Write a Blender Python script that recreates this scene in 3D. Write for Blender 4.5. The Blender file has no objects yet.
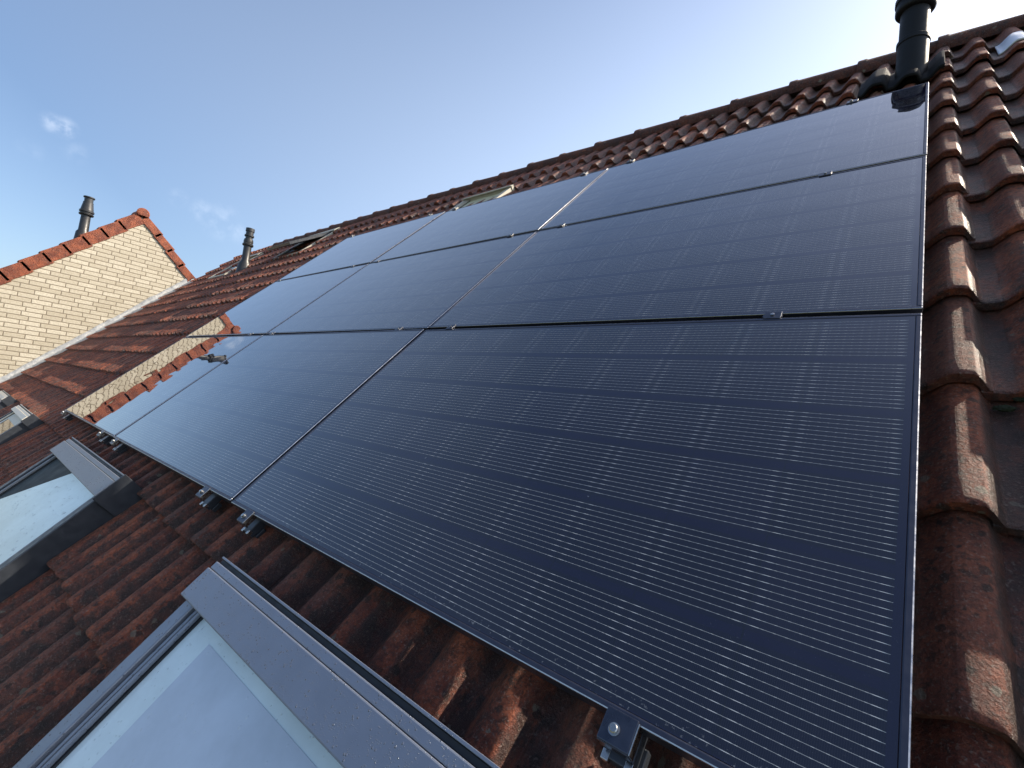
import bpy, bmesh, math, random
import numpy as np
from mathutils import Matrix, Vector

random.seed(7)
rng = np.random.default_rng(7)
scene = bpy.context.scene
COL = scene.collection
R = math.radians
PITCH = R(46)
CP, SP = math.cos(PITCH), math.sin(PITCH)


def W(x, y, z):
    """roof frame (x along the ridge, y up the slope, z out of the roof) to world"""
    return Vector((x, CP * y - SP * z, SP * y + CP * z))


def L(x, y, z):
    """world to roof frame"""
    return Vector((x, CP * y + SP * z, -SP * y + CP * z))


# ------------------------------------------------------------------ camera
cam_d = bpy.data.cameras.new('camera')
cam = bpy.data.objects.new('camera', cam_d)
COL.objects.link(cam)
F_PX = 467.97
cam_d.sensor_width = 36
cam_d.lens = 36 * F_PX / 1024
cam_d.clip_start = 0.02
cam_d.clip_end = 3000
RC = ((0.76892391, 0.52371583, -0.36671209), (0.0529175, -0.62374397, -0.77983537), (-0.63714658, 0.58022857, -0.50732538))
right, down, fwd = [W(*v) for v in RC]
pos = W(-0.03226, -0.17683, 0.76960)
M = Matrix((right, -down, -fwd)).transposed().to_4x4()
M.translation = pos
cam.matrix_world = M
scene.camera = cam

# ------------------------------------------------------------------ sky, sun, exposure
SUN_AZ, SUN_EL = R(41.2), R(40.4)          # azimuth from +Y towards +X
world = bpy.data.worlds.new('World')
scene.world = world
world.use_nodes = True
nt = world.node_tree
nt.nodes.clear()
sky = nt.nodes.new('ShaderNodeTexSky')
sky.sky_type = 'NISHITA'
sky.sun_disc = False
sky.sun_elevation = SUN_EL
sky.sun_rotation = SUN_AZ
sky.altitude = 0
sky.air_density = 1.0
sky.dust_density = 2.4
sky.ozone_density = 2.2
tc = nt.nodes.new('ShaderNodeTexCoord')


def sky_dir(px, py):
    v = right * ((px - 512) / F_PX) + down * ((py - 384) / F_PX) + fwd
    return v.normalized()


# a few thin wisps of cloud, at fixed directions in the sky
cl_noise = nt.nodes.new('ShaderNodeTexNoise')
cl_noise.inputs['Scale'].default_value = 34
cl_noise.inputs['Detail'].default_value = 6
cl_noise.inputs['Roughness'].default_value = 0.6
nt.links.new(tc.outputs['Generated'], cl_noise.inputs['Vector'])
acc = None
for (px, py, rad, amp) in [(52, 123, .018, .22), (65, 128, .019, .30), (76, 153, .022, .07), (30, 150, .02, .04), (178, 198, .02, .07), (203, 211, .026, .11), (222, 222, .04, .12), (238, 230, .03, .09)]:
    d = nt.nodes.new('ShaderNodeVectorMath'); d.operation = 'DISTANCE'
    nt.links.new(tc.outputs['Generated'], d.inputs[0])
    d.inputs[1].default_value = sky_dir(px, py)
    mr = nt.nodes.new('ShaderNodeMapRange'); mr.interpolation_type = 'SMOOTHSTEP'
    mr.inputs[1].default_value = 0; mr.inputs[2].default_value = rad
    mr.inputs[3].default_value = amp; mr.inputs[4].default_value = 0
    nt.links.new(d.outputs['Value'], mr.inputs[0])
    if acc is None:
        acc = mr.outputs[0]
    else:
        mx = nt.nodes.new('ShaderNodeMath'); mx.operation = 'MAXIMUM'
        nt.links.new(acc, mx.inputs[0]); nt.links.new(mr.outputs[0], mx.inputs[1]); acc = mx.outputs[0]
nr = nt.nodes.new('ShaderNodeMapRange'); nr.interpolation_type = 'SMOOTHSTEP'
nr.inputs[1].default_value = .38; nr.inputs[2].default_value = .66
nt.links.new(cl_noise.outputs['Fac'], nr.inputs[0])
cm = nt.nodes.new('ShaderNodeMath'); cm.operation = 'MULTIPLY'
nt.links.new(acc, cm.inputs[0]); nt.links.new(nr.outputs[0], cm.inputs[1])
mixc = nt.nodes.new('ShaderNodeMix'); mixc.data_type = 'RGBA'
mixc.inputs[7].default_value = (8.0, 8.2, 8.6, 1)
nt.links.new(cm.outputs[0], mixc.inputs[0])
nt.links.new(sky.outputs[0], mixc.inputs[6])
# pale haze in the lower sky on the sun's side
SDIR = (math.sin(SUN_AZ) * math.cos(SUN_EL), math.cos(SUN_AZ) * math.cos(SUN_EL), math.sin(SUN_EL))
dp = nt.nodes.new('ShaderNodeVectorMath'); dp.operation = 'DOT_PRODUCT'
nt.links.new(tc.outputs['Generated'], dp.inputs[0]); dp.inputs[1].default_value = SDIR
h1 = nt.nodes.new('ShaderNodeMapRange'); h1.inputs[1].default_value = -.22; h1.inputs[2].default_value = .64
nt.links.new(dp.outputs['Value'], h1.inputs[0])
sz = nt.nodes.new('ShaderNodeSeparateXYZ'); nt.links.new(tc.outputs['Generated'], sz.inputs[0])
h2 = nt.nodes.new('ShaderNodeMapRange'); h2.inputs[1].default_value = .80; h2.inputs[2].default_value = .26
nt.links.new(sz.outputs[2], h2.inputs[0])
hm = nt.nodes.new('ShaderNodeMath'); hm.operation = 'MULTIPLY'
nt.links.new(h1.outputs[0], hm.inputs[0]); nt.links.new(h2.outputs[0], hm.inputs[1])
hazeadd = nt.nodes.new('ShaderNodeMix'); hazeadd.data_type = 'RGBA'; hazeadd.blend_type = 'ADD'; hazeadd.clamp_result = False
hazeadd.inputs[7].default_value = (3.0, 3.3, 3.5, 1)
nt.links.new(hm.outputs[0], hazeadd.inputs[0]); nt.links.new(mixc.outputs[2], hazeadd.inputs[6])
bg = nt.nodes.new('ShaderNodeBackground')
bg.inputs['Strength'].default_value = 0.12
nt.links.new(hazeadd.outputs[2], bg.inputs['Color'])
wo = nt.nodes.new('ShaderNodeOutputWorld')
nt.links.new(bg.outputs[0], wo.inputs['Surface'])

sun_d = bpy.data.lights.new('sun', 'SUN')
sun_d.energy = 5.0
sun_d.angle = R(0.5)
sun_d.color = (1.0, 0.885, 0.72)
sun = bpy.data.objects.new('sun', sun_d)
COL.objects.link(sun)
sdir = Vector((math.sin(SUN_AZ) * math.cos(SUN_EL), math.cos(SUN_AZ) * math.cos(SUN_EL), math.sin(SUN_EL)))
sun.rotation_euler = sdir.to_track_quat('Z', 'Y').to_euler()
sun.location = sdir * 60

scene.view_settings.view_transform = 'Standard'
scene.view_settings.look = 'None'
scene.view_settings.exposure = 0.82
scene.view_settings.gamma = 1
scene.cycles.use_denoising = True
scene.cycles.max_bounces = 8


# ------------------------------------------------------------------ helpers
class MB:
    """collects shapes into one mesh"""

    def __init__(self):
        self.v = []; self.f = []; self.n = 0

    def add(self, verts, faces):
        self.v += [tuple(a) for a in verts]
        self.f += [tuple(i + self.n for i in fc) for fc in faces]
        self.n += len(verts)
        return self

    def box(self, x0, x1, y0, y1, z0, z1, bevel=0.0, m=None):
        if bevel <= 0:
            vs = [(x, y, z) for z in (z0, z1) for y in (y0, y1) for x in (x0, x1)]
            fs = [(0, 2, 3, 1), (4, 5, 7, 6), (0, 1, 5, 4), (2, 6, 7, 3), (0, 4, 6, 2), (1, 3, 7, 5)]
        else:
            bm = bmesh.new()
            bmesh.ops.create_cube(bm, size=1)
            for q in bm.verts:
                q.co = Vector((x0 if q.co.x < 0 else x1, y0 if q.co.y < 0 else y1, z0 if q.co.z < 0 else z1))
            bmesh.ops.bevel(bm, geom=bm.edges[:], offset=bevel, segments=2, profile=.5, affect='EDGES')
            bm.verts.index_update()
            vs = [q.co.copy() for q in bm.verts]
            fs = [[q.index for q in f.verts] for f in bm.faces]
            bm.free()
        if m is not None:
            vs = [m @ Vector(a) for a in vs]
        return self.add(vs, fs)

    def prism(self, poly, axis_fn, a, b):
        """poly: 2D outline; axis_fn(u,v,t) -> 3D point; extruded from t=a to t=b"""
        n = len(poly)
        vs = [axis_fn(u, v, a) for u, v in poly] + [axis_fn(u, v, b) for u, v in poly]
        fs = [tuple(range(n))[::-1], tuple(range(n, 2 * n))]
        fs += [(i, (i + 1) % n, n + (i + 1) % n, n + i) for i in range(n)]
        return self.add(vs, fs)

    def lathe(self, prof, fn, seg=32, cap=True):
        """prof: (r, t) pairs; fn(a, b, t) -> 3D"""
        vs = []; fs = []
        for r, t in prof:
            for k in range(seg):
                an = 2 * math.pi * k / seg
                vs.append(fn(r * math.cos(an), r * math.sin(an), t))
        for i in range(len(prof) - 1):
            for k in range(seg):
                k2 = (k + 1) % seg
                fs.append((i * seg + k, i * seg + k2, (i + 1) * seg + k2, (i + 1) * seg + k))
        if cap:
            fs.append(tuple(range(seg))[::-1])
            fs.append(tuple(range((len(prof) - 1) * seg, len(prof) * seg)))
        return self.add(vs, fs)

    def grid(self, P):
        """P: array (m,n,3) of points joined as quads"""
        m_, n_ = P.shape[:2]
        fs = []
        for i in range(m_ - 1):
            for j in range(n_ - 1):
                fs.append((i * n_ + j, i * n_ + j + 1, (i + 1) * n_ + j + 1, (i + 1) * n_ + j))
        return self.add(P.reshape(-1, 3).tolist(), fs)

    def build(self, name, mat, parent=None, smooth=False, recalc=True):
        me = bpy.data.meshes.new(name)
        me.from_pydata(self.v, [], self.f)
        if recalc:
            bm = bmesh.new(); bm.from_mesh(me)
            bmesh.ops.recalc_face_normals(bm, faces=bm.faces[:])
            bm.to_mesh(me); bm.free()
        if smooth:
            me.polygons.foreach_set('use_smooth', [True] * len(me.polygons))
            try:
                me.set_sharp_from_angle(angle=R(40))
            except Exception:
                pass
        me.materials.append(mat)
        o = bpy.data.objects.new(name, me)
        COL.objects.link(o)
        if parent is not None:
            o.parent = parent
        return o


def tag(o, label=None, cat=None, group=None, kind=None):
    if label: o['label'] = label
    if cat: o['category'] = cat
    if group: o['group'] = group
    if kind: o['kind'] = kind
    return o


def thing(name, label, cat, x=0, y=0, z=0, group=None, roof=True):
    """an Empty at the thing's base; in the roof frame unless roof=False"""
    o = bpy.data.objects.new(name, None)
    COL.objects.link(o)
    if roof:
        o.location = W(x, y, z); o.rotation_euler = (PITCH, 0, 0)
    else:
        o.location = (x, y, z)
    o.empty_display_size = .1
    return tag(o, label, cat, group)


def on_roof(o, x, y, z):
    o.location = W(x, y, z); o.rotation_euler = (PITCH, 0, 0)
    return o


# ------------------------------------------------------------------ materials
class NT:
    def __init__(self, name):
        self.m = bpy.data.materials.new(name)
        self.m.use_nodes = True
        self.t = self.m.node_tree
        self.b = self.t.nodes['Principled BSDF']

    def n(self, typ, **kw):
        o = self.t.nodes.new(typ)
        for k, v in kw.items():
            setattr(o, k, v)
        return o

    def link(self, a, b):
        self.t.links.new(a, b)

    def setv(self, sock, v):
        if hasattr(v, 'is_output'):
            self.link(v, sock)
        else:
            sock.default_value = v

    def math(self, op, a, b=0.0, c=None, clamp=False):
        o = self.n('ShaderNodeMath', operation=op); o.use_clamp = clamp
        self.setv(o.inputs[0], a); self.setv(o.inputs[1], b)
        if c is not None: self.setv(o.inputs[2], c)
        return o.outputs[0]

    def mix(self, f, a, b, blend='MIX'):
        o = self.n('ShaderNodeMix', data_type='RGBA', blend_type=blend)
        self.setv(o.inputs[0], f); self.setv(o.inputs[6], a); self.setv(o.inputs[7], b)
        return o.outputs[2]

    def coord(self, scale=None, kind='Object'):
        c = self.n('ShaderNodeTexCoord').outputs[kind]
        if scale is not None:
            mp = self.n('ShaderNodeMapping'); mp.inputs['Scale'].default_value = scale
            self.link(c, mp.inputs['Vector']); c = mp.outputs[0]
        return c

    def noise(self, scale, detail=4, rough=.55, vec=None, out='Fac', dist=0.0):
        o = self.n('ShaderNodeTexNoise')
        o.inputs['Scale'].default_value = scale; o.inputs['Detail'].default_value = detail
        o.inputs['Roughness'].default_value = rough; o.inputs['Distortion'].default_value = dist
        self.link(vec if vec is not None else self.coord(), o.inputs['Vector'])
        return o.outputs[out]

    def ramp(self, f, a, b, lo=0.0, hi=1.0, smooth=True):
        o = self.n('ShaderNodeMapRange'); o.interpolation_type = 'SMOOTHSTEP' if smooth else 'LINEAR'
        self.setv(o.inputs[0], f)
        o.inputs[1].default_value = a; o.inputs[2].default_value = b
        o.inputs[3].default_value = lo; o.inputs[4].default_value = hi
        return o.outputs[0]

    def bump(self, h, dist=.002, strength=1.0, prev=None):
        o = self.n('ShaderNodeBump')
        o.inputs['Distance'].default_value = dist; o.inputs['Strength'].default_value = strength
        self.link(h, o.inputs['Height'])
        if prev is not None: self.link(prev, o.inputs['Normal'])
        return o.outputs[0]

    def done(self, **kw):
        for k, v in kw.items():
            self.setv(self.b.inputs[k], v)
        return self.m


def rgb(r, g, b): return (r, g, b, 1)


def mat_tiles(name, bright=1.0, lichen=1.0):
    k = NT(name)
    at = k.n('ShaderNodeAttribute', attribute_name='tile_rand').outputs['Fac']
    big = k.noise(1.1, 4)
    mid = k.noise(7, 8, .68)
    blot = k.noise(13, 8, .74, vec=k.coord((1, .8, 1)))
    fine = k.noise(70, 6, .72)
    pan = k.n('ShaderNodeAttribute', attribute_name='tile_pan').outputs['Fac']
    gritty = k.math('ADD', k.math('MULTIPLY', mid, .55), k.math('MULTIPLY', k.noise(46, 6, .75), .45))
    c = k.mix(k.ramp(gritty, .40, .64), rgb(.165 * bright, .034 * bright, .020 * bright), rgb(.520 * bright, .138 * bright, .060 * bright))
    c = k.mix(k.math('MULTIPLY', k.ramp(at, .3, 1.0), .6), c, rgb(.200 * bright, .080 * bright, .058 * bright))
    c = k.mix(k.ramp(fine, .56, .74, 0, .5), c, rgb(.44 * bright, .235 * bright, .16 * bright))
    # darker tone in the pans and on the steep right flanks, broken by noise
    pan_dark = k.ramp(k.math('ADD', k.math('MULTIPLY', pan, .50), k.math('MULTIPLY', k.math('SUBTRACT', blot, .5), 1.5)), .22, .58)
    c = k.mix(k.math('MULTIPLY', pan_dark, .82 * lichen), c, rgb(.036, .027, .027))
    grime = k.ramp(k.math('ADD', blot, k.math('MULTIPLY', k.math('SUBTRACT', big, .5), .6)), .51, .62)
    c = k.mix(k.math('MULTIPLY', grime, .52 * lichen), c, rgb(.024, .018, .018))
    soot = k.ramp(k.noise(34, 7, .78), .48, .39, 0, .75)
    c = k.mix(k.math('MULTIPLY', soot, lichen), c, rgb(.026, .019, .018))
    dsp = k.ramp(k.noise(125, 4, .7), .49, .58)
    c = k.mix(k.math('MULTIPLY', dsp, .5 * lichen), c, rgb(.048, .022, .019))
    # round crusts of dark lichen and paler ones, scattered
    vo = k.n('ShaderNodeTexVoronoi', feature='F1'); vo.inputs['Scale'].default_value = 42
    wob = k.n('ShaderNodeVectorMath', operation='ADD'); k.link(k.coord(), wob.inputs[0])
    wsc = k.n('ShaderNodeVectorMath', operation='SCALE'); wsc.inputs['Scale'].default_value = .016
    k.link(k.noise(80, 3, .6, out='Color'), wsc.inputs[0]); k.link(wsc.outputs[0], wob.inputs[1])
    k.link(wob.outputs[0], vo.inputs['Vector'])
    cs = k.n('ShaderNodeSeparateColor'); k.link(vo.outputs['Color'], cs.inputs[0])
    rad = k.math('MULTIPLY', k.ramp(cs.outputs[0], .45, 1.0), .48)
    spot = k.ramp(k.math('SUBTRACT', rad, vo.outputs['Distance']), .0, .09)
    c = k.mix(k.math('MULTIPLY', spot, .78 * lichen), c, k.mix(k.math('GREATER_THAN', cs.outputs[1], .86), rgb(.022, .017, .017), rgb(.22, .20, .15)))
    sp = k.ramp(k.noise(190, 3, .6), .58, .66)
    c = k.mix(k.math('MULTIPLY', sp, .5), c, rgb(.36, .27, .22))
    moss = k.math('MULTIPLY', k.ramp(k.noise(15, 5, .7), .66, .74), k.ramp(big, .48, .6))
    c = k.mix(k.math('MULTIPLY', moss, .7 * lichen), c, rgb(.085, .080, .020))
    nrm = k.bump(k.noise(28, 6, .7), .016, .8)
    nrm = k.bump(fine, .013, 1.0, nrm)
    nrm = k.bump(k.noise(190, 4, .7), .0075, 1.0, nrm)
    return k.done(**{'Base Color': c, 'Roughness': k.ramp(k.math('ADD', k.math('MULTIPLY', pan, .5), blot), .45, .90, .64, .34), 'Normal': nrm, 'Specular IOR Level': k.math('ADD', .30, k.math('MULTIPLY', pan, .3)), 'Sheen Weight': .12, 'Sheen Roughness': .55, 'Sheen Tint': rgb(.95, .62, .42)})


def mat_panel():
    """black cell glass: wires, pads, painted glints, cell gaps and fine fingers, all in the pane's own coordinates"""
    k = NT('black_solar_glass')
    sep = k.n('ShaderNodeSeparateXYZ'); k.link(k.coord(), sep.inputs[0])
    x, y = sep.outputs[0], sep.outputs[1]
    PT = .1725
    u = k.math('DIVIDE', k.math('SUBTRACT', x, .015), PT)
    v = k.math('DIVIDE', k.math('SUBTRACT', y, .005), PT)
    fu = k.math('FRACT', u); fv = k.math('FRACT', v)
    inx = k.math('MULTIPLY', k.math('GREATER_THAN', u, .01), k.math('LESS_THAN', u, 9.985))
    iny = k.math('MULTIPLY', k.math('GREATER_THAN', v, .0), k.math('LESS_THAN', v, 6.0))
    inside = k.math('MULTIPLY', inx, iny)
    l = k.math('DIVIDE', k.math('SUBTRACT', fv, .1026), .0733)
    lr = k.math('ROUND', l)
    d = k.math('MULTIPLY', k.math('ABSOLUTE', k.math('SUBTRACT', l, lr)), .01264)
    okl = k.math('MULTIPLY', k.math('GREATER_THAN', l, -.4), k.math('LESS_THAN', l, 11.4))
    # distance to nearest cell gap
    dg = k.math('MULTIPLY', k.math('MINIMUM', fu, k.math('SUBTRACT', 1.0, fu)), PT)
    gap_glint = k.ramp(k.math('ABSOLUTE', k.math('SUBTRACT', dg, .0135)), .003, .007, 1, 0)  # glints of the bent wire beside each gap, painted as lighter dashes
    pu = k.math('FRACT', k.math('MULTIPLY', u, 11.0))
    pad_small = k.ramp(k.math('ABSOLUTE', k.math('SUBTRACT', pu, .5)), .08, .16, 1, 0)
    wid = k.math('ADD', .00036, k.math('ADD', k.math('MULTIPLY', gap_glint, .00012), k.math('MULTIPLY', pad_small, .00007)))
    wire = k.math('MULTIPLY', k.math('LESS_THAN', d, wid), k.math('MULTIPLY', okl, inside))
    band = k.math('MULTIPLY', k.math('MULTIPLY', k.math('GREATER_THAN', l, -.7), k.math('LESS_THAN', l, 11.7)), inside)
    # fingers
    fx = k.math('ABSOLUTE', k.math('SUBTRACT', k.math('FRACT', k.math('DIVIDE', x, .0026)), .5))
    fing = k.math('MULTIPLY', k.math('LESS_THAN', fx, .13), band)
    fy = k.math('ABSOLUTE', k.math('SUBTRACT', k.math('FRACT', k.math('DIVIDE', y, .0021)), .5))
    fing = k.math('MULTIPLY', fing, k.math('ADD', .45, k.math('MULTIPLY', k.math('LESS_THAN', fy, .3), .55)))
    gap = k.math('MULTIPLY', k.math('LESS_THAN', dg, .0011), inside)
    rowrand = k.n('ShaderNodeTexWhiteNoise', noise_dimensions='2D')
    cb = k.n('ShaderNodeCombineXYZ'); k.link(k.math('FLOOR', u), cb.inputs[0]); k.link(k.math('FLOOR', v), cb.inputs[1])
    k.link(cb.outputs[0], rowrand.inputs[0])
    cell = k.mix(rowrand.outputs[0], rgb(.0040, .0036, .0120), rgb(.0072, .0064, .0190))
    c = k.mix(band, rgb(.0075, .0066, .024), cell)
    c = k.mix(k.math('MULTIPLY', fing, .7), c, rgb(.022, .022, .032))
    c = k.mix(gap, c, rgb(.006, .006, .011))
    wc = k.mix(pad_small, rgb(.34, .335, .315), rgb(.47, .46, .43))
    c = k.mix(wire, c, k.mix(gap_glint, wc, rgb(.62, .60, .56)))
    # faint roll waves of the glass, longer along the wires, and dust
    wv = k.noise(6, 1, .4, vec=k.coord((.6, 1.2, 1)))
    nrm = k.bump(wv, .0011, 1.0)
    dust = k.ramp(k.noise(420, 2, .5), .70, .76)
    c = k.mix(k.math('MULTIPLY', dust, .12), c, rgb(.3, .3, .3))
    rough = k.ramp(k.noise(5, 4, .6), .3, .7, .012, .022)
    # dried rain marks and a thin film of dust
    film = k.ramp(k.noise(3.2, 6, .65, vec=k.coord((1.6, .6, 1))), .45, .75)
    c = k.mix(k.math('MULTIPLY', film, .012), c, rgb(.32, .32, .33))
    spots = k.math('MULTIPLY', k.ramp(k.noise(130, 3, .6), .62, .68), k.ramp(y, .012, .045, 1, 0))
    c = k.mix(k.math('MULTIPLY', spots, .35), c, rgb(.45, .44, .42))
    stray = k.ramp(k.noise(75, 2, .5), .775, .80)
    c = k.mix(k.math('MULTIPLY', stray, .3), c, rgb(.5, .5, .48))
    return k.done(**{'Base Color': c, 'Roughness': rough, 'Normal': nrm, 'IOR': 1.5, 'Coat Weight': .9, 'Coat IOR': 1.5, 'Coat Roughness': .012, 'Coat Normal': nrm})


def mat_simple(name, col, rough=.5, metal=0.0, var=.15, scale=30, bump=.0, spec=.5):
    k = NT(name)
    n = k.noise(scale, 5, .6)
    lo = tuple(max(0, a * (1 - var)) for a in col); hi = tuple(min(1, a * (1 + var)) for a in col)
    kw = {'Base Color': k.mix(n, rgb(*lo), rgb(*hi)), 'Roughness': k.ramp(n, .3, .7, max(.02, rough - .08), rough + .08), 'Metallic': metal, 'Specular IOR Level': spec}
    if bump: kw['Normal'] = k.bump(n, bump, 1.0)
    return k.done(**kw)


def mat_wet_metal(name, col, rough=.35, metal=.0, amount=1.0, scale=120):
    """painted sheet metal with small water drops"""
    k = NT(name)
    vo = k.n('ShaderNodeTexVoronoi', feature='F1'); vo.inputs['Scale'].default_value = scale
    vo.inputs['Randomness'].default_value = 1
    k.link(k.coord(), vo.inputs['Vector'])
    dr = k.ramp(vo.outputs['Distance'], .12, .30, 1, 0)
    pick = k.ramp(k.noise(scale * .35, 3, .6), .50, .60)
    drops = k.math('MULTIPLY', dr, pick)
    vo2 = k.n('ShaderNodeTexVoronoi', feature='F1'); vo2.inputs['Scale'].default_value = scale * 2.3
    k.link(k.coord(), vo2.inputs['Vector'])
    drops2 = k.math('MULTIPLY', k.ramp(vo2.outputs['Distance'], .12, .3, 1, 0), k.ramp(k.noise(scale * .5, 3, .6), .48, .58))
    h = k.math('ADD', drops, k.math('MULTIPLY', drops2, .5))
    n = k.noise(14, 5, .6)
    c = k.mix(n, rgb(*[a * .86 for a in col]), rgb(*[a * 1.12 for a in col]))
    c = k.mix(k.math('MULTIPLY', k.ramp(k.noise(60, 5, .7), .6, .75), .25), c, rgb(.10, .09, .08))
    return k.done(**{'Base Color': c, 'Roughness': k.mix(drops, rgb(rough, rough, rough), rgb(.06, .06, .06)), 'Metallic': metal,
                     'Normal': k.bump(h, .0014 * amount, 1.0)})


def mat_wet_glass(name, tint, rough=.03, drops_amt=1.0, scale=90):
    k = NT(name)
    vo = k.n('ShaderNodeTexVoronoi', feature='F1'); vo.inputs['Scale'].default_value = scale
    k.link(k.coord(), vo.inputs['Vector'])
    drops = k.math('MULTIPLY', k.ramp(vo.outputs['Distance'], .10, .26, 1, 0), k.ramp(k.noise(scale * .4, 3, .6), .52, .60))
    n = k.noise(3, 5, .65)
    c = k.mix(k.ramp(n, .3, .7), rgb(*[a * .88 for a in tint]), rgb(*[min(1, a * 1.1) for a in tint]))
    kw = {'Base Color': c, 'Roughness': rough, 'IOR': 1.5}
    if drops_amt > 0: kw['Normal'] = k.bump(drops, .002 * drops_amt, 1.0)
    return k.done(**kw)


def mat_brick():
    k = NT('pale_yellow_brick')
    sep = k.n('ShaderNodeSeparateXYZ'); k.link(k.coord(), sep.inputs[0])
    y, z = sep.outputs[1], sep.outputs[2]
    LB, HB, MJ = .262, .080, .011
    wob = k.math('MULTIPLY', k.math('SUBTRACT', k.noise(11, 3), .5), .006)
    zz = k.math('ADD', z, wob)
    row = k.math('FLOOR', k.math('DIVIDE', zz, HB))
    wn = k.n('ShaderNodeTexWhiteNoise', noise_dimensions='1D'); k.link(row, wn.inputs[1])
    sh = k.math('ADD', k.math('MULTIPLY', k.math('MODULO', row, 2.0), .5), k.math('MULTIPLY', k.math('SUBTRACT', wn.outputs[0], .5), .46))
    u = k.math('ADD', k.math('DIVIDE', k.math('ADD', y, wob), LB), sh)
    fu = k.math('FRACT', u); fz = k.math('FRACT', k.math('DIVIDE', zz, HB))
    dx = k.math('MULTIPLY', k.math('MINIMUM', fu, k.math('SUBTRACT', 1.0, fu)), LB)
    dz = k.math('MULTIPLY', k.math('MINIMUM', fz, k.math('SUBTRACT', 1.0, fz)), HB)
    dd = k.math('MINIMUM', dx, dz)
    mortar = k.ramp(dd, .0042, .0085, 1, 0)
    wn2 = k.n('ShaderNodeTexWhiteNoise', noise_dimensions='2D')
    cb = k.n('ShaderNodeCombineXYZ'); k.link(k.math('FLOOR', u), cb.inputs[0]); k.link(row, cb.inputs[1]); k.link(cb.outputs[0], wn2.inputs[0])
    b = k.mix(wn2.outputs[0], rgb(.40, .36, .285), rgb(.52, .48, .395))
    b = k.mix(k.ramp(k.noise(38, 5, .7), .35, .7, 0, .5), b, rgb(.25, .21, .14))
    b = k.mix(k.ramp(k.noise(120, 3, .6), .62, .72, 0, .5), b, rgb(.58, .53, .42))
    c = k.mix(mortar, b, rgb(.19, .158, .115))
    nrm = k.bump(mortar, -.006, 1.0)
    nrm = k.bump(k.noise(60, 5, .7), .005, .7, nrm)
    return k.done(**{'Base Color': c, 'Roughness': .85, 'Normal': nrm})


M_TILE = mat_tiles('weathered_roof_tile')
M_RIDGE = mat_tiles('dark_ridge_tile', .36, 1.0)
M_VERGE = mat_tiles('red_verge_tile', .70, .2)
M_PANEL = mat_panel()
M_FRAME = mat_simple('black_anodised_frame', (.062, .067, .092), .38, .75, .12, 50)
M_EDGE = mat_simple('worn_frame_edge', (.36, .37, .40), .3, 1.0, .3, 60)
M_CLAMP = mat_simple('dark_metal_clamp', (.065, .072, .095), .32, .85, .3, 60)
M_STEEL = mat_simple('bright_steel', (.42, .415, .40), .25, 1.0, .1, 80)
M_RUBBER = mat_simple('black_rubber', (.012, .012, .014), .55, 0, .3, 40)
M_PIPE = mat_simple('black_flue_plastic', (.011, .011, .012), .55, 0, .35, 25, 0, .25)
M_PIPE_GREY = mat_simple('grey_flue_plastic', (.022, .022, .023), .42, 0, .3, 25)
M_HOOD = mat_wet_metal('wet_grey_window_cladding', (.195, .218, .270), .34, .35)
M_HOOD_OLD = mat_wet_metal('weathered_grey_window_cladding', (.215, .22, .235), .42, .25, 1.2, 80)
M_DARKCLAD = mat_simple('dark_grey_cladding', (.035, .04, .05), .38, .2, .2, 30)
M_GROOVE = mat_simple('dark_groove_seal', (.02, .022, .026), .5, 0, .2, 30)
M_PANE = mat_wet_glass('pale_blue_window_glass', (.48, .54, .62), .05, .25, 60)
M_BORDER = mat_wet_glass('pale_glass_border', (.62, .72, .74), .12, .6, 110)
M_PANE_WHITE = mat_wet_glass('rain_spotted_glass', (.62, .72, .74), .05, 1.4, 55)
M_PANE_DARK = mat_wet_glass('dark_window_glass', (.02, .025, .028), .03, .8, 55)
M_INNER = mat_simple('dark_matt_inner', (.030, .036, .036), .5, 0, .3, 8, 0, .12)  # flat matt dark tone filling the pane area
M_CREAM_DULL = mat_simple('weathered_cream_flashing', (.40, .37, .30), .6, .0, .3, 20, .002)
M_CREAM = mat_simple('cream_window_flashing', (.72, .66, .54), .5, .0, .2, 30, .002)
M_YELLOWREFLECT = mat_simple('yellow_reflecting_skylight', (.56, .52, .34), .35, 0, .2, 12)  # yellow reflection put into the glass colour
M_LEAD = mat_simple('lead_flashing_sheet', (.42, .42, .41), .55, .25, .35, 16, .012)
M_PALEMETAL = mat_simple('pale_grey_metal_tile', (.62, .66, .72), .38, .3, .2, 20, .002)
M_BRICK = mat_brick()
M_RENDER = mat_simple('pale_house_wall', (.50, .43, .31), .85, 0, .15, 12, .004)
M_GUTTER = mat_simple('grey_zinc_gutter', (.26, .27, .28), .45, .6, .2, 20)
M_MOSS = mat_simple('dark_green_moss', (.018, .022, .008), .95, 0, .6, 120, .004)
M_GROUND = None


# ------------------------------------------------------------------ ground
k = NT('town_ground')
gc = k.mix(k.ramp(k.noise(.15, 5), .45, .55), rgb(.05, .075, .025), rgb(.16, .15, .14))
gc = k.mix(k.ramp(k.noise(2.5, 6), .35, .7), gc, rgb(.07, .085, .04))
M_GROUND = k.done(**{'Base Color': gc, 'Roughness': .9})
gz = -7.0
g = MB(); g.add([(-1500, -1500, gz), (1500, -1500, gz), (1500, 1500, gz), (-1500, 1500, gz)], [(0, 1, 2, 3)])
tag(g.build('ground', M_GROUND), kind='structure')

# ------------------------------------------------------------------ tiled roof
GAUGE, Y0 = .354, .910            # course height, reference nose
PERIOD = .15
TX0 = .0855 - .267                # a tile's left edge (two rolls a tile)
AMP, LIFT, THICK = .046, .035, .027
ZC = -.060 - AMP - LIFT           # pan level under the lift


def smooth(a, b, t):
    q = np.clip((t - a) / (b - a), 0, 1)
    return q * q * (3 - 2 * q)


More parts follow.
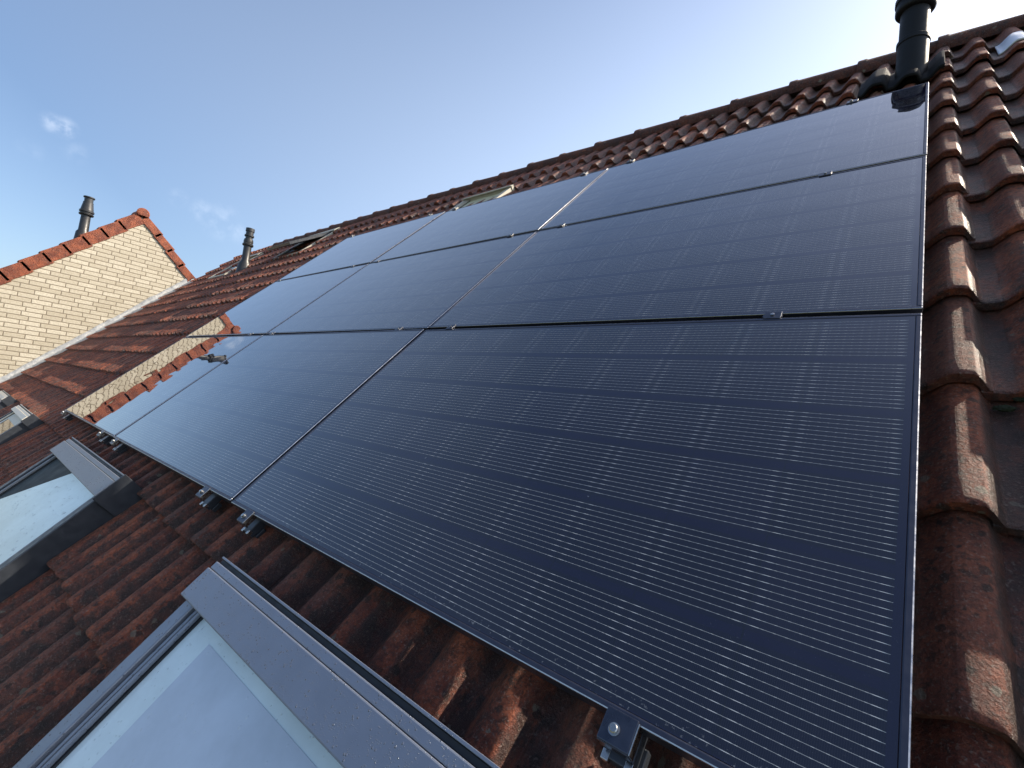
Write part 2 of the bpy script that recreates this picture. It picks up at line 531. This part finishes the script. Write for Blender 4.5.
def profile(u):
    """S-shaped roll over one tile, u in metres from the tile's left edge"""
    v = np.mod(u, PERIOD)
    z = smooth(.026, .090, v) * (1 - .05 * smooth(.098, .122, v)) * (1 - smooth(.120, .150, v))
    return z * AMP


def tiles_mesh(name, x_lo, x_hi, c_lo, c_hi, y_top, mat, parent, skip=None, seed=1, res=1, y0=Y0, zc=ZC, xf=None):
    r = np.random.default_rng(seed)
    us = np.array([-.018, .0, .02, .035, .05, .065, .08, .092, .102, .112, .120, .129, .138, .147, .153, .165, .185, .20, .215, .23, .242, .252, .262, .270, .279, .288, .296, .300])
    us_far = us[[0, 1, 3, 5, 7, 9, 10, 12, 13, 15, 17, 19, 21, 23, 24, 26, 27]]
    verts = []; faces = []; rnd = []; pan = []; nv = 0
    i_lo = int(math.floor((x_lo - TX0) / .3)); i_hi = int(math.ceil((x_hi - TX0) / .3))
    for c in range(c_lo, c_hi + 1):
        for i in range(i_lo, i_hi):
            xa = TX0 + i * .3
            if skip and skip(xa + .15, y0 + (c + .5) * GAUGE): continue
            dz, dy, sk, tl = r.normal(0, .0021), r.normal(0, .0052), r.normal(0, .007), r.normal(0, .0018)
            near = (xa > -3.2 and c < 14)
            uu = us if near else us_far
            yn = y0 + c * GAUGE + dy
            yt = min(y0 + (c + 1) * GAUGE + .045, y_top)
            if yt - yn < .05: continue
            ys = np.array([0, .004, .012, .06, .16, .27, yt - yn]) if near else np.array([0, .006, .2, yt - yn])
            ys = ys[ys <= yt - yn + 1e-6]
            zp = profile(np.maximum(uu, 0.0))
            rows = []
            base = zc + dz
            # front face: bottom row
            rows.append(np.stack([xa + uu, np.full_like(uu, yn + .003), base + LIFT + zp - THICK], 1))
            for q in ys:
                lift = LIFT * (1 - q / GAUGE) - (.0045 if q == 0 else (.0014 if q < .005 else 0))
                rows.append(np.stack([xa + uu, yn + q + sk * (uu - .15), base + lift + zp + tl * (uu - .15) / .15], 1))
            Pm = np.stack(rows)                      # rows x cols x 3
            # a lip down the right edge
            lip = Pm[:, -1:, :].copy(); lip[:, :, 0] += .002; lip[:, :, 2] -= .020
            Pm = np.concatenate([Pm, lip], 1)
            m_, n_ = Pm.shape[:2]
            idx = np.arange(m_ * n_).reshape(m_, n_) + nv
            f = np.stack([idx[:-1, :-1], idx[:-1, 1:], idx[1:, 1:], idx[1:, :-1]], -1).reshape(-1, 4)
            verts.append(Pm.reshape(-1, 3)); faces.append(f); nv += m_ * n_
            rnd.append(np.full(len(f), r.random()))
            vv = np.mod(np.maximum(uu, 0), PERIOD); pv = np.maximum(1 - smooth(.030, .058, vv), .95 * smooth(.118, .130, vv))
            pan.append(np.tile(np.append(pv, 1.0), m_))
    V = np.concatenate(verts); Fq = np.concatenate(faces); RD = np.concatenate(rnd)
    if xf is not None:
        V = xf(V)
    me = bpy.data.meshes.new(name)
    me.vertices.add(len(V)); me.vertices.foreach_set('co', V.ravel())
    me.loops.add(Fq.size); me.loops.foreach_set('vertex_index', Fq.ravel().astype(np.int32))
    me.polygons.add(len(Fq))
    me.polygons.foreach_set('loop_start', (np.arange(len(Fq)) * 4).astype(np.int32))
    me.update(calc_edges=True)
    me.polygons.foreach_set('use_smooth', [True] * len(Fq))
    a = me.attributes.new('tile_rand', 'FLOAT', 'FACE'); a.data.foreach_set('value', RD)
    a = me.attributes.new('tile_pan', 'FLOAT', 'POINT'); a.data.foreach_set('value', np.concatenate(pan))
    me.set_sharp_from_angle(angle=R(42))
    me.materials.append(mat)
    o = bpy.data.objects.new(name, me); COL.objects.link(o)
    if parent: o.parent = parent
    return o


WX = -11.9                       # plane of the neighbour's gable wall
YR = 4.56                        # ridge, up the slope
XR = 3.0                         # right end of our roof
Y_EAVE = Y0 - 9 * GAUGE

house = thing('terraced_house', 'house under the big brown tiled roof slope that carries the solar panels', 'house', 0, 0, 0)
OPEN_WIN = (-7.62, -6.72, 3.02, 3.62)


def skip_open(x, y):
    return False


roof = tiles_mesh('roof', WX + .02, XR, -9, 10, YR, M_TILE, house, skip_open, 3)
# underlay below the tiles so that nothing shows between them
u_ = MB(); u_.box(WX + .02, XR - .02, Y_EAVE + .05, YR + .0, ZC - .10, ZC - .035)
u_.build('roof_deck', M_RUBBER, house)


def ridge_tiles(mb, x0, x1, cy, cz, r, seg_len=.42, fn=None, arc=(-28, 208)):
    n = int(round((x1 - x0) / seg_len)); sl = (x1 - x0) / n
    angs = [R(a) for a in np.linspace(arc[0], arc[1], 15)]
    rr = np.random.default_rng(11)
    for i in range(n):
        a = x0 + i * sl; b = a + sl + .035
        j = rr.normal(0, .004); t = rr.normal(0, .004)
        for (ra, rb, th) in ((r, r - .016, .016),):
            rings = []
            for (xx, rad) in ((a, ra * .965), (a + .004, ra + .003), (a + .05, ra + .003), (a + .06, ra - .004), (b - .06, rb), (b, rb - .002)):
                rings.append([(xx, cy + math.cos(q) * rad, cz + math.sin(q) * rad + j + t * (xx - a)) for q in angs])
            inner = [(a, cy + math.cos(q) * (ra - .018), cz + math.sin(q) * (ra - .018) + j) for q in angs]
            Pm = np.array([inner] + rings)
            if fn: Pm = np.array([[fn(*p) for p in row] for row in Pm])
            mb.grid(Pm)


rm = MB()
ridge_tiles(rm, -9.75, XR + .02, 0, 0, .092)
rc = L(0, 3.215, 3.143)
ro = rm.build('ridge', M_RIDGE, house, smooth=True)
ro.location = rc
ro.rotation_euler = (-PITCH, 0, 0)          # upright again inside the tilted frame
# rear slope, walls, gutter
q_ = MB()
apex = W(0, YR, ZC - .0)
eave = W(0, Y_EAVE, ZC - .03)
half = apex.y - eave.y
q_.add([L(WX + .02, apex.y, apex.z), L(XR, apex.y, apex.z), L(XR, apex.y + half, eave.z), L(WX + .02, apex.y + half, eave.z),
        L(WX + .02, apex.y, apex.z - .14), L(XR, apex.y, apex.z - .14), L(XR, apex.y + half, eave.z - .14), L(WX + .02, apex.y + half, eave.z - .14)],
       [(0, 1, 2, 3), (7, 6, 5, 4), (0, 3, 7, 4), (1, 5, 6, 2), (2, 6, 7, 3)])
q_.build('rear_roof', M_TILE, house)
q_ = MB()
pl = [(eave.y + .35, gz), (apex.y + half - .35, gz), (apex.y + half - .35, eave.z + .16), (apex.y, apex.z - .22), (eave.y + .35, eave.z + .16)]
q_.prism(pl, lambda u, v, t: L(t, u, v), WX + .03, XR - .12)
q_.build('wall', M_RENDER, house)
q_ = MB()
pr = [(math.cos(R(a)) * .07, math.sin(R(a)) * .07) for a in range(180, 361, 20)] + [(math.cos(R(a)) * .062, math.sin(R(a)) * .062) for a in range(360, 179, -20)]
q_.prism(pr, lambda u, v, t: L(t, eave.y - .03 + u, eave.z + .01 + v), WX + .05, XR)
q_.build('gutter', M_GUTTER, house)

# lead flashing where the roof meets the gable: a dressed strip on the tiles and an upstand on the wall
fl = MB()
ny, nx = 90, 6
Pm = np.zeros((ny, nx, 3))
for i, yy in enumerate(np.linspace(-2.2, 3.5, ny)):
    step = .012 * ((yy / .9) % 1.0)
    pts = [(WX + .010, -.02 + step), (WX + .014, -.075), (WX + .04, -.100), (WX + .09, -.098), (WX + .14, -.104), (WX + .17, -.118)]
    for j, (xx, zz) in enumerate(pts):
        Pm[i, j] = (xx + rng.normal(0, .004), yy, zz + rng.normal(0, .004) + .02)
fl.grid(Pm)
fo = fl.build('flashing', M_LEAD, house, smooth=True)
sm = fo.modifiers.new('thickness', 'SOLIDIFY'); sm.thickness = .004

# ------------------------------------------------------------------ neighbour with the brick gable
PK = Vector((WX, 1.45, 3.42))               # top of the brick, under the verge
nh = thing('neighbour_house', 'neighbouring house with pale yellow brick gable and red tile edge', 'house', WX, PK.y, gz, roof=False)
SL = math.tan(PITCH)
ex_l, ex_r = 4.9, 4.9                        # half depth
DEEP = 6.2


def nb(x, y, z):                              # world to the neighbour's own frame
    return (x - WX, y - PK.y, z - gz)


wl = MB()
poly = [(PK.y - ex_l, gz), (PK.y + ex_r, gz), (PK.y + ex_r, PK.z - ex_r * SL), (PK.y, PK.z), (PK.y - ex_l, PK.z - ex_l * SL)]
wl.prism(poly, lambda u, v, t: nb(t, u, v), WX - .24, WX)
wo_ = wl.build('gable_wall', M_BRICK, nh)
for s in (-1, 1):
    t0 = .02
    def xf(V, s=s):
        # V: roof-like frame (x, y upslope with 0 at the ridge, z out)
        x, y, z = V[:, 0], V[:, 1], V[:, 2]
        d = -y                                    # distance down the slope
        yy = s * (d * CP + z * SP)
        zz = -d * SP + z * CP
        out = np.stack([x - .20, yy, zz + PK.z - .04 - gz], 1)
        return out
    tiles_mesh('roof', -DEEP, -.05, -20, -1, 0.02, M_TILE, nh, None, 21 + s, 0, 0.0, -.02, xf)
# verge tiles: L-shaped caps stepping down both edges of the gable
for s in (-1, 1):
    vg = MB()
    step, ln, drop = .335, .39, (.20 if s < 0 else .135)
    n = int(ex_l / CP / step)
    for i in range(n):
        d0 = .03 + i * step; d1 = d0 + ln
        # local: d down slope, n out of slope, x across
        tilt = .030
        def fn(d, nn, x, s=s):
            return (x, s * (d * CP + nn * SP), -d * SP + nn * CP + PK.z - gz)
        j = random.uniform(-.004, .004)
        a0, a1 = .085 + j, .085 + tilt + j
        th = .018
        # top leaf and side leaf in one outline across x / n
        for (xa, xb, na, nb_, ) in ((-.16, .0235 - th, 0, th), (.024 - th, .024, -drop, th)):
            vs = []
            for (d, base) in ((d0, a0), (d1, a1)):
                for (xx, nn) in ((xa, base + na), (xb, base + na), (xb, base + nb_), (xa, base + nb_)):
                    vs.append(fn(d, nn, xx))
            vg.add(vs, [(0, 1, 2, 3), (7, 6, 5, 4), (0, 4, 5, 1), (1, 5, 6, 2), (2, 6, 7, 3), (3, 7, 4, 0)])
    vo_ = vg.build('verge_tiles', M_VERGE, nh)
    bv = vo_.modifiers.new('edge', 'BEVEL'); bv.width = .008; bv.segments = 2; bv.limit_method = 'ANGLE'
rm = MB(); ridge_tiles(rm, -DEEP, .02, 0, 0, .108)
# round end cap
ang = [R(a) for a in np.linspace(-28, 208, 15)]
disc = [(.0, math.cos(a) * .106, math.sin(a) * .106) for a in ang]
front = [(.052, math.cos(a) * .092, math.sin(a) * .092) for a in ang]
mid = [(.040, math.cos(a) * .110, math.sin(a) * .110) for a in ang]
n_ = len(ang)
rm.add(disc + mid + front, [(i, i + 1, n_ + i + 1, n_ + i) for i in range(n_ - 1)] + [(n_ + i, n_ + i + 1, 2 * n_ + i + 1, 2 * n_ + i) for i in range(n_ - 1)] + [tuple(range(2 * n_, 3 * n_))])
rr_ = rm.build('ridge', M_VERGE, nh, smooth=True)
rr_.location = (0, 0, PK.z - gz + .075)
bb = MB()
bb.prism([(PK.y - ex_l + .35, gz), (PK.y + ex_r - .35, gz), (PK.y + ex_r - .35, PK.z - (ex_r - .35) * SL - .2), (PK.y, PK.z - .2), (PK.y - ex_l + .35, PK.z - (ex_l - .35) * SL - .2)],
         lambda u, v, t: nb(t, u, v), WX - DEEP + .05, WX - .26)
bb.build('rear_wall', M_RENDER, nh)

# ------------------------------------------------------------------ solar panels
PW, PH, GX, GY = 1.7600, 1.0525, .0125, .0171
FD, LIPW = .034, .011
PANEL_LABELS = {
    (0, 0): 'large near black solar panel at bottom right, silver wires clearest',
    (1, 0): 'black solar panel in the bottom row, middle of the three columns',
    (2, 0): 'black solar panel in the bottom left corner of the array mirroring the brick gable',
    (0, 1): 'black solar panel in the middle row at the right edge beside the tiles',
    (1, 1): 'centre panel of the nine black solar panels',
    (2, 1): 'black solar panel at the left end of the middle row mirroring the gable peak',
    (0, 2): 'black solar panel in the top right corner below the black flue pipe',
    (1, 2): 'black solar panel in the top row, middle of three, under the yellow skylight',
    (2, 2): 'black solar panel at the left end of the top row nearest the open roof window',
}


def frame_mesh():
    mb = MB()
    b = .0022
    mb.box(0, PW, 0, LIPW, -FD, 0, b)
    mb.box(0, PW, PH - LIPW, PH, -FD, 0, b)
    mb.box(0, LIPW, LIPW + .0004, PH - LIPW - .0004, -FD, 0, b)
    mb.box(PW - LIPW, PW, LIPW + .0004, PH - LIPW - .0004, -FD, 0, b)
    return mb


frame0 = glass0 = None
for v in range(3):
    for u in range(3):
        x = -(u + 1) * PW - u * GX
        y = v * (PH + GY) - (.005 if v == 0 else 0)
        p = thing('solar_panel', PANEL_LABELS[(u, v)], 'solar panel', x, y, 0, 'solar panels in three rows of three on the roof')
        if frame0 is None:
            frame0 = frame_mesh().build('frame', M_FRAME, p)
            frame0.data.materials.append(M_EDGE)          # the cut edges of the aluminium stay bright
            for f in frame0.data.polygons:
                nm, ce = f.normal, f.center
                if max(abs(nm.x), abs(nm.y), abs(nm.z)) < .97 and ce.z > -.004 and (ce.x < .004 or ce.x > PW - .004 or ce.y < .004 or ce.y > PH - .004):
                    f.material_index = 1
            gm = MB(); gm.box(LIPW + .0005, PW - LIPW - .0005, LIPW + .0005, PH - LIPW - .0005, -.0065, -.0016)
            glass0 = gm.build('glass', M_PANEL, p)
        else:
            for o in (frame0, glass0):
                c = o.copy(); COL.objects.link(c); c.parent = p
        # tiny differences of seat, as on a real array
        p.rotation_euler = (PITCH + random.gauss(0, .0012), random.gauss(0, .0010), random.gauss(0, .0003))

# ------------------------------------------------------------------ clamps
CX = [-.311, -1.600, -1.985, -3.420, -3.790, -5.215]
COLN = ['right column', 'right column', 'middle column', 'middle column', 'left column', 'left column']
SIDE = ['right', 'left', 'right', 'left', 'right', 'left']


def end_clamp(x, y, flip, label):
    """holds the outer frame edge; flip=-1 sits on the bottom edge, +1 on the top edge"""
    t = thing('panel_clamp', label, 'clamp', x, y, 0, 'metal clamps holding the solar panels')
    s = flip
    mb = MB()
    def bx(m, x0, x1, a, b, z0, z1, bev=.0015):
        lo, hi = sorted((s * a, s * b)); m.box(x0, x1, lo, hi, z0, z1, bev)
    bx(mb, -.024, .024, -.007, .037, .0012, .0052)            # top plate over the frame lip
    bx(mb, -.024, .024, .034, .038, -.020, .0014, .001)       # downturned front
    mb.build('plate', M_CLAMP, t)
    e = MB(); bx(e, .0242, .0262, -.004, .037, -.016, .0050, .0006); e.build('plate_edge', M_STEEL, t)
    bo = MB()
    bo.lathe([(.0085, .0053), (.0085, .0068), (.0062, .0068), (.0062, .0112), (.0050, .0122)], lambda a, b, h: (a - .004, b + s * .018, h), 20)
    bo.build('bolt', M_STEEL, t, smooth=True)
    r = MB()
    bx(r, -.022, .022, -.10, .046, -.060, -.034, .002)
    bx(r, -.017, .028, .006, .040, -.078, -.0605, .002)
    r.build('rail', M_DARKCLAD, t)
    for xa in (-.0235, .0115):
        nn = MB(); bx(nn, xa, xa + .0115, .036, .050, -.046, -.033, .001)
        nn.build('rail_end', M_STEEL, t)
    return t


def mid_clamp(x, y, label):
    t = thing('panel_clamp', label, 'clamp', x, y, 0, 'metal clamps holding the solar panels')
    mb = MB(); mb.box(-.020, .020, -.017, .017, .0012, .0040, .001)
    mb.box(-.024, .024, -.0065, .0065, -.030, .0011, .0008)
    mb.build('plate', M_CLAMP, t)
    e = MB(); e.box(.0202, .0218, -.016, .016, -.006, .0042, .0006); e.build('plate_edge', M_STEEL, t)
    bo = MB(); bo.lathe([(.0052, .0041), (.0052, .0072), (.0042, .0078)], lambda a, b, h: (a, b, h), 18)
    bo.build('bolt', M_STEEL, t, smooth=True)
    return t


for cx, cn, sd in zip(CX, COLN, SIDE):
    end_clamp(cx, -.005, -1, f'bolted clamp on the bottom edge of the array, {sd} end of {cn}')
    mid_clamp(cx, PH + GY / 2, f'clamp between bottom and middle panel rows, {sd} end of {cn}')
    mid_clamp(cx, 2 * PH + 1.5 * GY, f'clamp between middle and top panel rows, {sd} end of {cn}')
    end_clamp(cx, 3 * PH + 2 * GY, 1, f'clamp on the top edge of the array, {sd} end of {cn}')


# ------------------------------------------------------------------ roof windows
def roof_window(label, x0, x1, y_top, y_bot, zt, hood_mat, pane_mat, border_mat, side_mat, base_z=-.125, hood_h=.12, group='roof windows in the tiles', strip=.035, name='roof_window', white_wedge=False):
    """x0..x1 across, y_top down to y_bot; zt = height of the cladding over the panel plane; local origin at top left"""
    t = thing(name, label, 'roof window', x0, y_top, 0, group)
    w = x1 - x0; h = y_top - y_bot
    # outer frame: four cladding rails round the sash
    fr = MB()
    fr.box(0, .052, -h, -hood_h + .02, base_z, zt - .020, .004)
    fr.box(w - .052, w, -h, -hood_h + .02, base_z, zt - .020, .004)
    fr.box(.053, w - .053, -h, -h + .06, base_z, zt - .026, .004)
    fr.build('frame', side_mat if side_mat is not M_HOOD else hood_mat, t)
    gr = MB()
    gr.box(.0525, .095, -h + .062, -hood_h + .02, base_z, zt - .040)
    gr.box(w - .095, w - .0525, -h + .062, -hood_h + .02, base_z, zt - .040)
    gr.build('seal', M_GROOVE, t)
    # two thin ribs of the sash cladding
    rb = MB()
    for xa in (.062, .078):
        rb.box(xa, xa + .010, -h + .062, -hood_h + .02, zt - .039, zt - .028, .002)
        rb.box(w - xa - .010, w - xa, -h + .062, -hood_h + .02, zt - .039, zt - .028, .002)
    sash_rail = rb.build('sash_rib', hood_mat, t)
    # glass with its pale inner border
    bd = MB(); bd.box(.0955, w - .0955, -h + .061, -hood_h + .02, zt - .060, zt - .044); bd.build('glass_edge', border_mat, t)
    pn = MB(); pn.box(.20, w - .20, -h + .19, -.150, zt - .0436, zt - .0428); pn.build('pane', pane_mat, t)
    if white_wedge:  # white slanted sheet over part of the dark pane
        bl = MB(); bl.prism([(.11, -h + .08), (w - .105, -h + .08), (w - .105, -hood_h + .01), (w * .48, -hood_h + .01), (.11, -.47)], lambda a, b, c: (a, b, c), zt - .0435, zt - .0415)
        bl.build('white_wedge', M_PANE_WHITE, t)
    # hood over the top: strip, step, plate
    hd = MB()
    hd.box(-.012, w + .012, -hood_h, -strip, zt - .012, zt, .003)
    hd.box(-.010, w + .010, -strip + .001, -.012, zt - .022, zt - .004, .003)
    hd.box(-.008, w + .008, -hood_h + .012, -.004, base_z, zt - .0225, .002)
    hd.build('hood', hood_mat, t)
    if side_mat is not hood_mat:
        sd_ = MB(); sd_.box(w + .013, w + .020, -hood_h - .012, .010, base_z - .03, zt - .004, .002); sd_.build('hood_end', side_mat, t)
    sl = MB(); sl.box(-.006, w + .006, -.0115, .000, base_z, zt - .014, .001); sl.build('top_seal', M_RUBBER, t)
    ed = MB(); ed.box(-.006, w + .006, .0004, .006, base_z, zt - .006, .001); ed.build('flashing', hood_mat, t)
    return t


roof_window('near grey roof window with wet hood and pale blue glass at the bottom edge', -1.478, -.30, -.146, -1.55, .02, M_HOOD, M_PANE, M_BORDER, M_HOOD)
roof_window('older roof window with rain spotted white glass and dark side, left of the near one', -4.0, -2.66, -.13, -1.5, .04, M_HOOD_OLD, M_INNER, M_INNER, M_DARKCLAD, white_wedge=True)
roof_window('small far roof window with cream top, the nearer of two below the brick gable', -7.03, -5.95, -.165, -1.4, .02, M_CREAM, M_PANE_DARK, M_CREAM, M_DARKCLAD, hood_h=.08)
roof_window('sliver of the farthest lower roof window, right under the foot of the brick gable', -9.45, -8.35, -.165, -1.4, .02, M_CREAM, M_PANE_DARK, M_CREAM, M_DARKCLAD, hood_h=.08)
roof_window('roof window close under the ridge with yellow reflecting glass behind the top panel edge', -3.75, -3.08, 3.74, 3.0, -.035, M_CREAM_DULL, M_YELLOWREFLECT, M_YELLOWREFLECT, M_CREAM_DULL, hood_h=.05)
roof_window('pale edged roof window beside the farther flue pipe near the ridge', -10.4, -9.55, 4.1, 3.25, -.045, M_CREAM_DULL, M_PANE_DARK, M_PANE_DARK, M_CREAM_DULL)
# one stands open, its sash tipped out
ow = roof_window('open roof window with its dark sash tipped out above pale flashing', -7.95, -7.0, 4.25, 3.42, -.045, M_CREAM_DULL, M_INNER, M_INNER, M_CREAM_DULL)
s_ = MB()
mt = Matrix.Translation((0.475, -.42, -.005)) @ Matrix.Rotation(R(-13), 4, 'X')
s_.box(-.38, .38, -.42, .30, -.022, .022, .004, mt)
s_.build('sash', M_DARKCLAD, ow)
s_ = MB(); s_.box(-.34, .34, -.38, .26, .0222, .0262, 0, mt); s_.build('sash_glass', M_PANE_DARK, ow)

# ------------------------------------------------------------------ flue pipes


def pipe(name, label, base_w, prof, collars, mat, group='flue pipes on the roofs', skirt=None, skirt_mat=None):
    t = thing(name, label, 'flue pipe', base_w.x, base_w.y, base_w.z, group, roof=False)
    mb = MB(); mb.lathe(prof, lambda a, b, h: (a, b, h), 36); mb.build('pipe', mat, t, smooth=True)
    for cpr in collars:
        mb = MB(); mb.lathe(cpr, lambda a, b, h: (a, b, h), 36); mb.build('collar', mat, t, smooth=True)
    return t


b1 = W(-.078, 3.78, -.06)
t = pipe('flue_pipe', 'tall black flue pipe with collar rising beside the top right panel', b1,
         [(.074, -.10), (.074, .190), (.069, .195), (.069, .40)],
         [[(.075, .172), (.079, .176), (.079, .196), (.073, .203)],
          [(.070, .375), (.088, .38), (.095, .39), (.095, .412), (.091, .417), (.091, .44), (.098, .445), (.098, .47), (.08, .485)],
          ], M_PIPE)
# black moulded flashing tile around its foot: follows the rolls of the tiles
ft = MB()
uu = np.linspace(0, .385, 80)
x_a = -.32
Pm = []
for (yy, zz) in ((3.625, .018), (3.63, .026), (3.65, .029), (3.75, .032), (3.95, .028)):
    Pm.append(np.stack([x_a + uu, np.full_like(uu, yy), ZC + LIFT * .3 + .023 + profile(np.mod(x_a + uu - TX0, .30)) + zz], 1))
ft.grid(np.array(Pm))
fo = ft.build('flashing_tile', mat_simple('matt_black_plastic', (.012, .012, .013), .8, 0, .3, 40, 0, .15), None, smooth=True)
fo.parent = t
fo.matrix_parent_inverse = Matrix.Identity(4)
mloc = Matrix.Translation(-b1) @ Matrix.Rotation(PITCH, 4, 'X')
fo.matrix_local = mloc
sm = fo.modifiers.new('thickness', 'SOLIDIFY'); sm.thickness = .012

cowl = [(.078, -.15), (.078, .36)]
pipe('flue_pipe', 'grey flue pipe with ribbed cowl at the far end of our ridge', W(-9.0, 3.43, -.06),
     [(.13, -.2), (.10, .02), (.062, .09), (.062, .35)],
     [[(.063, .35), (.085, .36), (.088, .385), (.072, .40), (.077, .43), (.070, .475), (.058, .48)],
      [(.056, .48), (.056, .52), (.075, .525), (.075, .55), (.060, .555), (.060, .61), (.07, .615), (.07, .67), (.03, .68)]], M_PIPE_GREY)
b3 = Vector((-13.0, .766, 2.93))
pipe('flue_pipe', 'grey flue pipe with tapered cowl standing behind the brick gable', b3,
     [(.14, -.35), (.11, .08), (.082, .13), (.076, .46)],
     [[(.077, .44), (.115, .45), (.119, .475), (.100, .485), (.100, .50), (.119, .51), (.119, .54), (.105, .55), (.082, .70), (.082, .72)],
      [(.072, .721), (.072, .80), (.092, .81), (.092, .83), (.03, .845)]], M_PIPE_GREY)

# ------------------------------------------------------------------ pale metal tile near the ridge, moss
pt = MB()
uu = np.linspace(.02, .298, 30)
Pm = []
for (yy, zz) in ((3.60, .004), (3.605, .012), (3.70, .010), (3.86, .002)):
    Pm.append(np.stack([uu - .15, np.full_like(uu, yy - 3.7), LIFT * .8 + profile(uu) + zz], 1))
pt.grid(np.array(Pm))
po = pt.build('metal_tile', M_PALEMETAL, None, smooth=True)
on_roof(po, TX0 + .45 + .15, 3.95, ZC)
sm = po.modifiers.new('thickness', 'SOLIDIFY'); sm.thickness = .006
tag(po, 'pale grey metal tile near the ridge at the right edge of the picture', 'roof tile')

for (mx, my, sx, lab) in ((.1335, .872, 1.0, 'largest dark green moss tuft on a tile edge right of the panels'),
                          (.160, .905, .7, 'middle dark green moss tuft in the tile hollow right of the panels'),
                          (.185, .938, .8, 'upper dark green moss tuft in the tile hollow right of the panels')):
    bm = bmesh.new()
    bmesh.ops.create_icosphere(bm, subdivisions=3, radius=1)
    for q in bm.verts:
        r_ = 1 + random.uniform(-.28, .28)
        q.co = Vector((q.co.x * .016 * sx * r_, q.co.y * .007 * sx * r_, q.co.z * .006 * sx * r_))
    me = bpy.data.meshes.new('moss_tuft'); bm.to_mesh(me); bm.free(); me.materials.append(M_MOSS)
    o = bpy.data.objects.new('moss_tuft', me); COL.objects.link(o)
    zz = ZC + .018 * (1 - ((my - Y0) % GAUGE) / GAUGE) + .012 + .006 * my
    on_roof(o, mx, my, zz)
    tag(o, lab, 'moss', 'moss tufts on the tiles right of the panels')
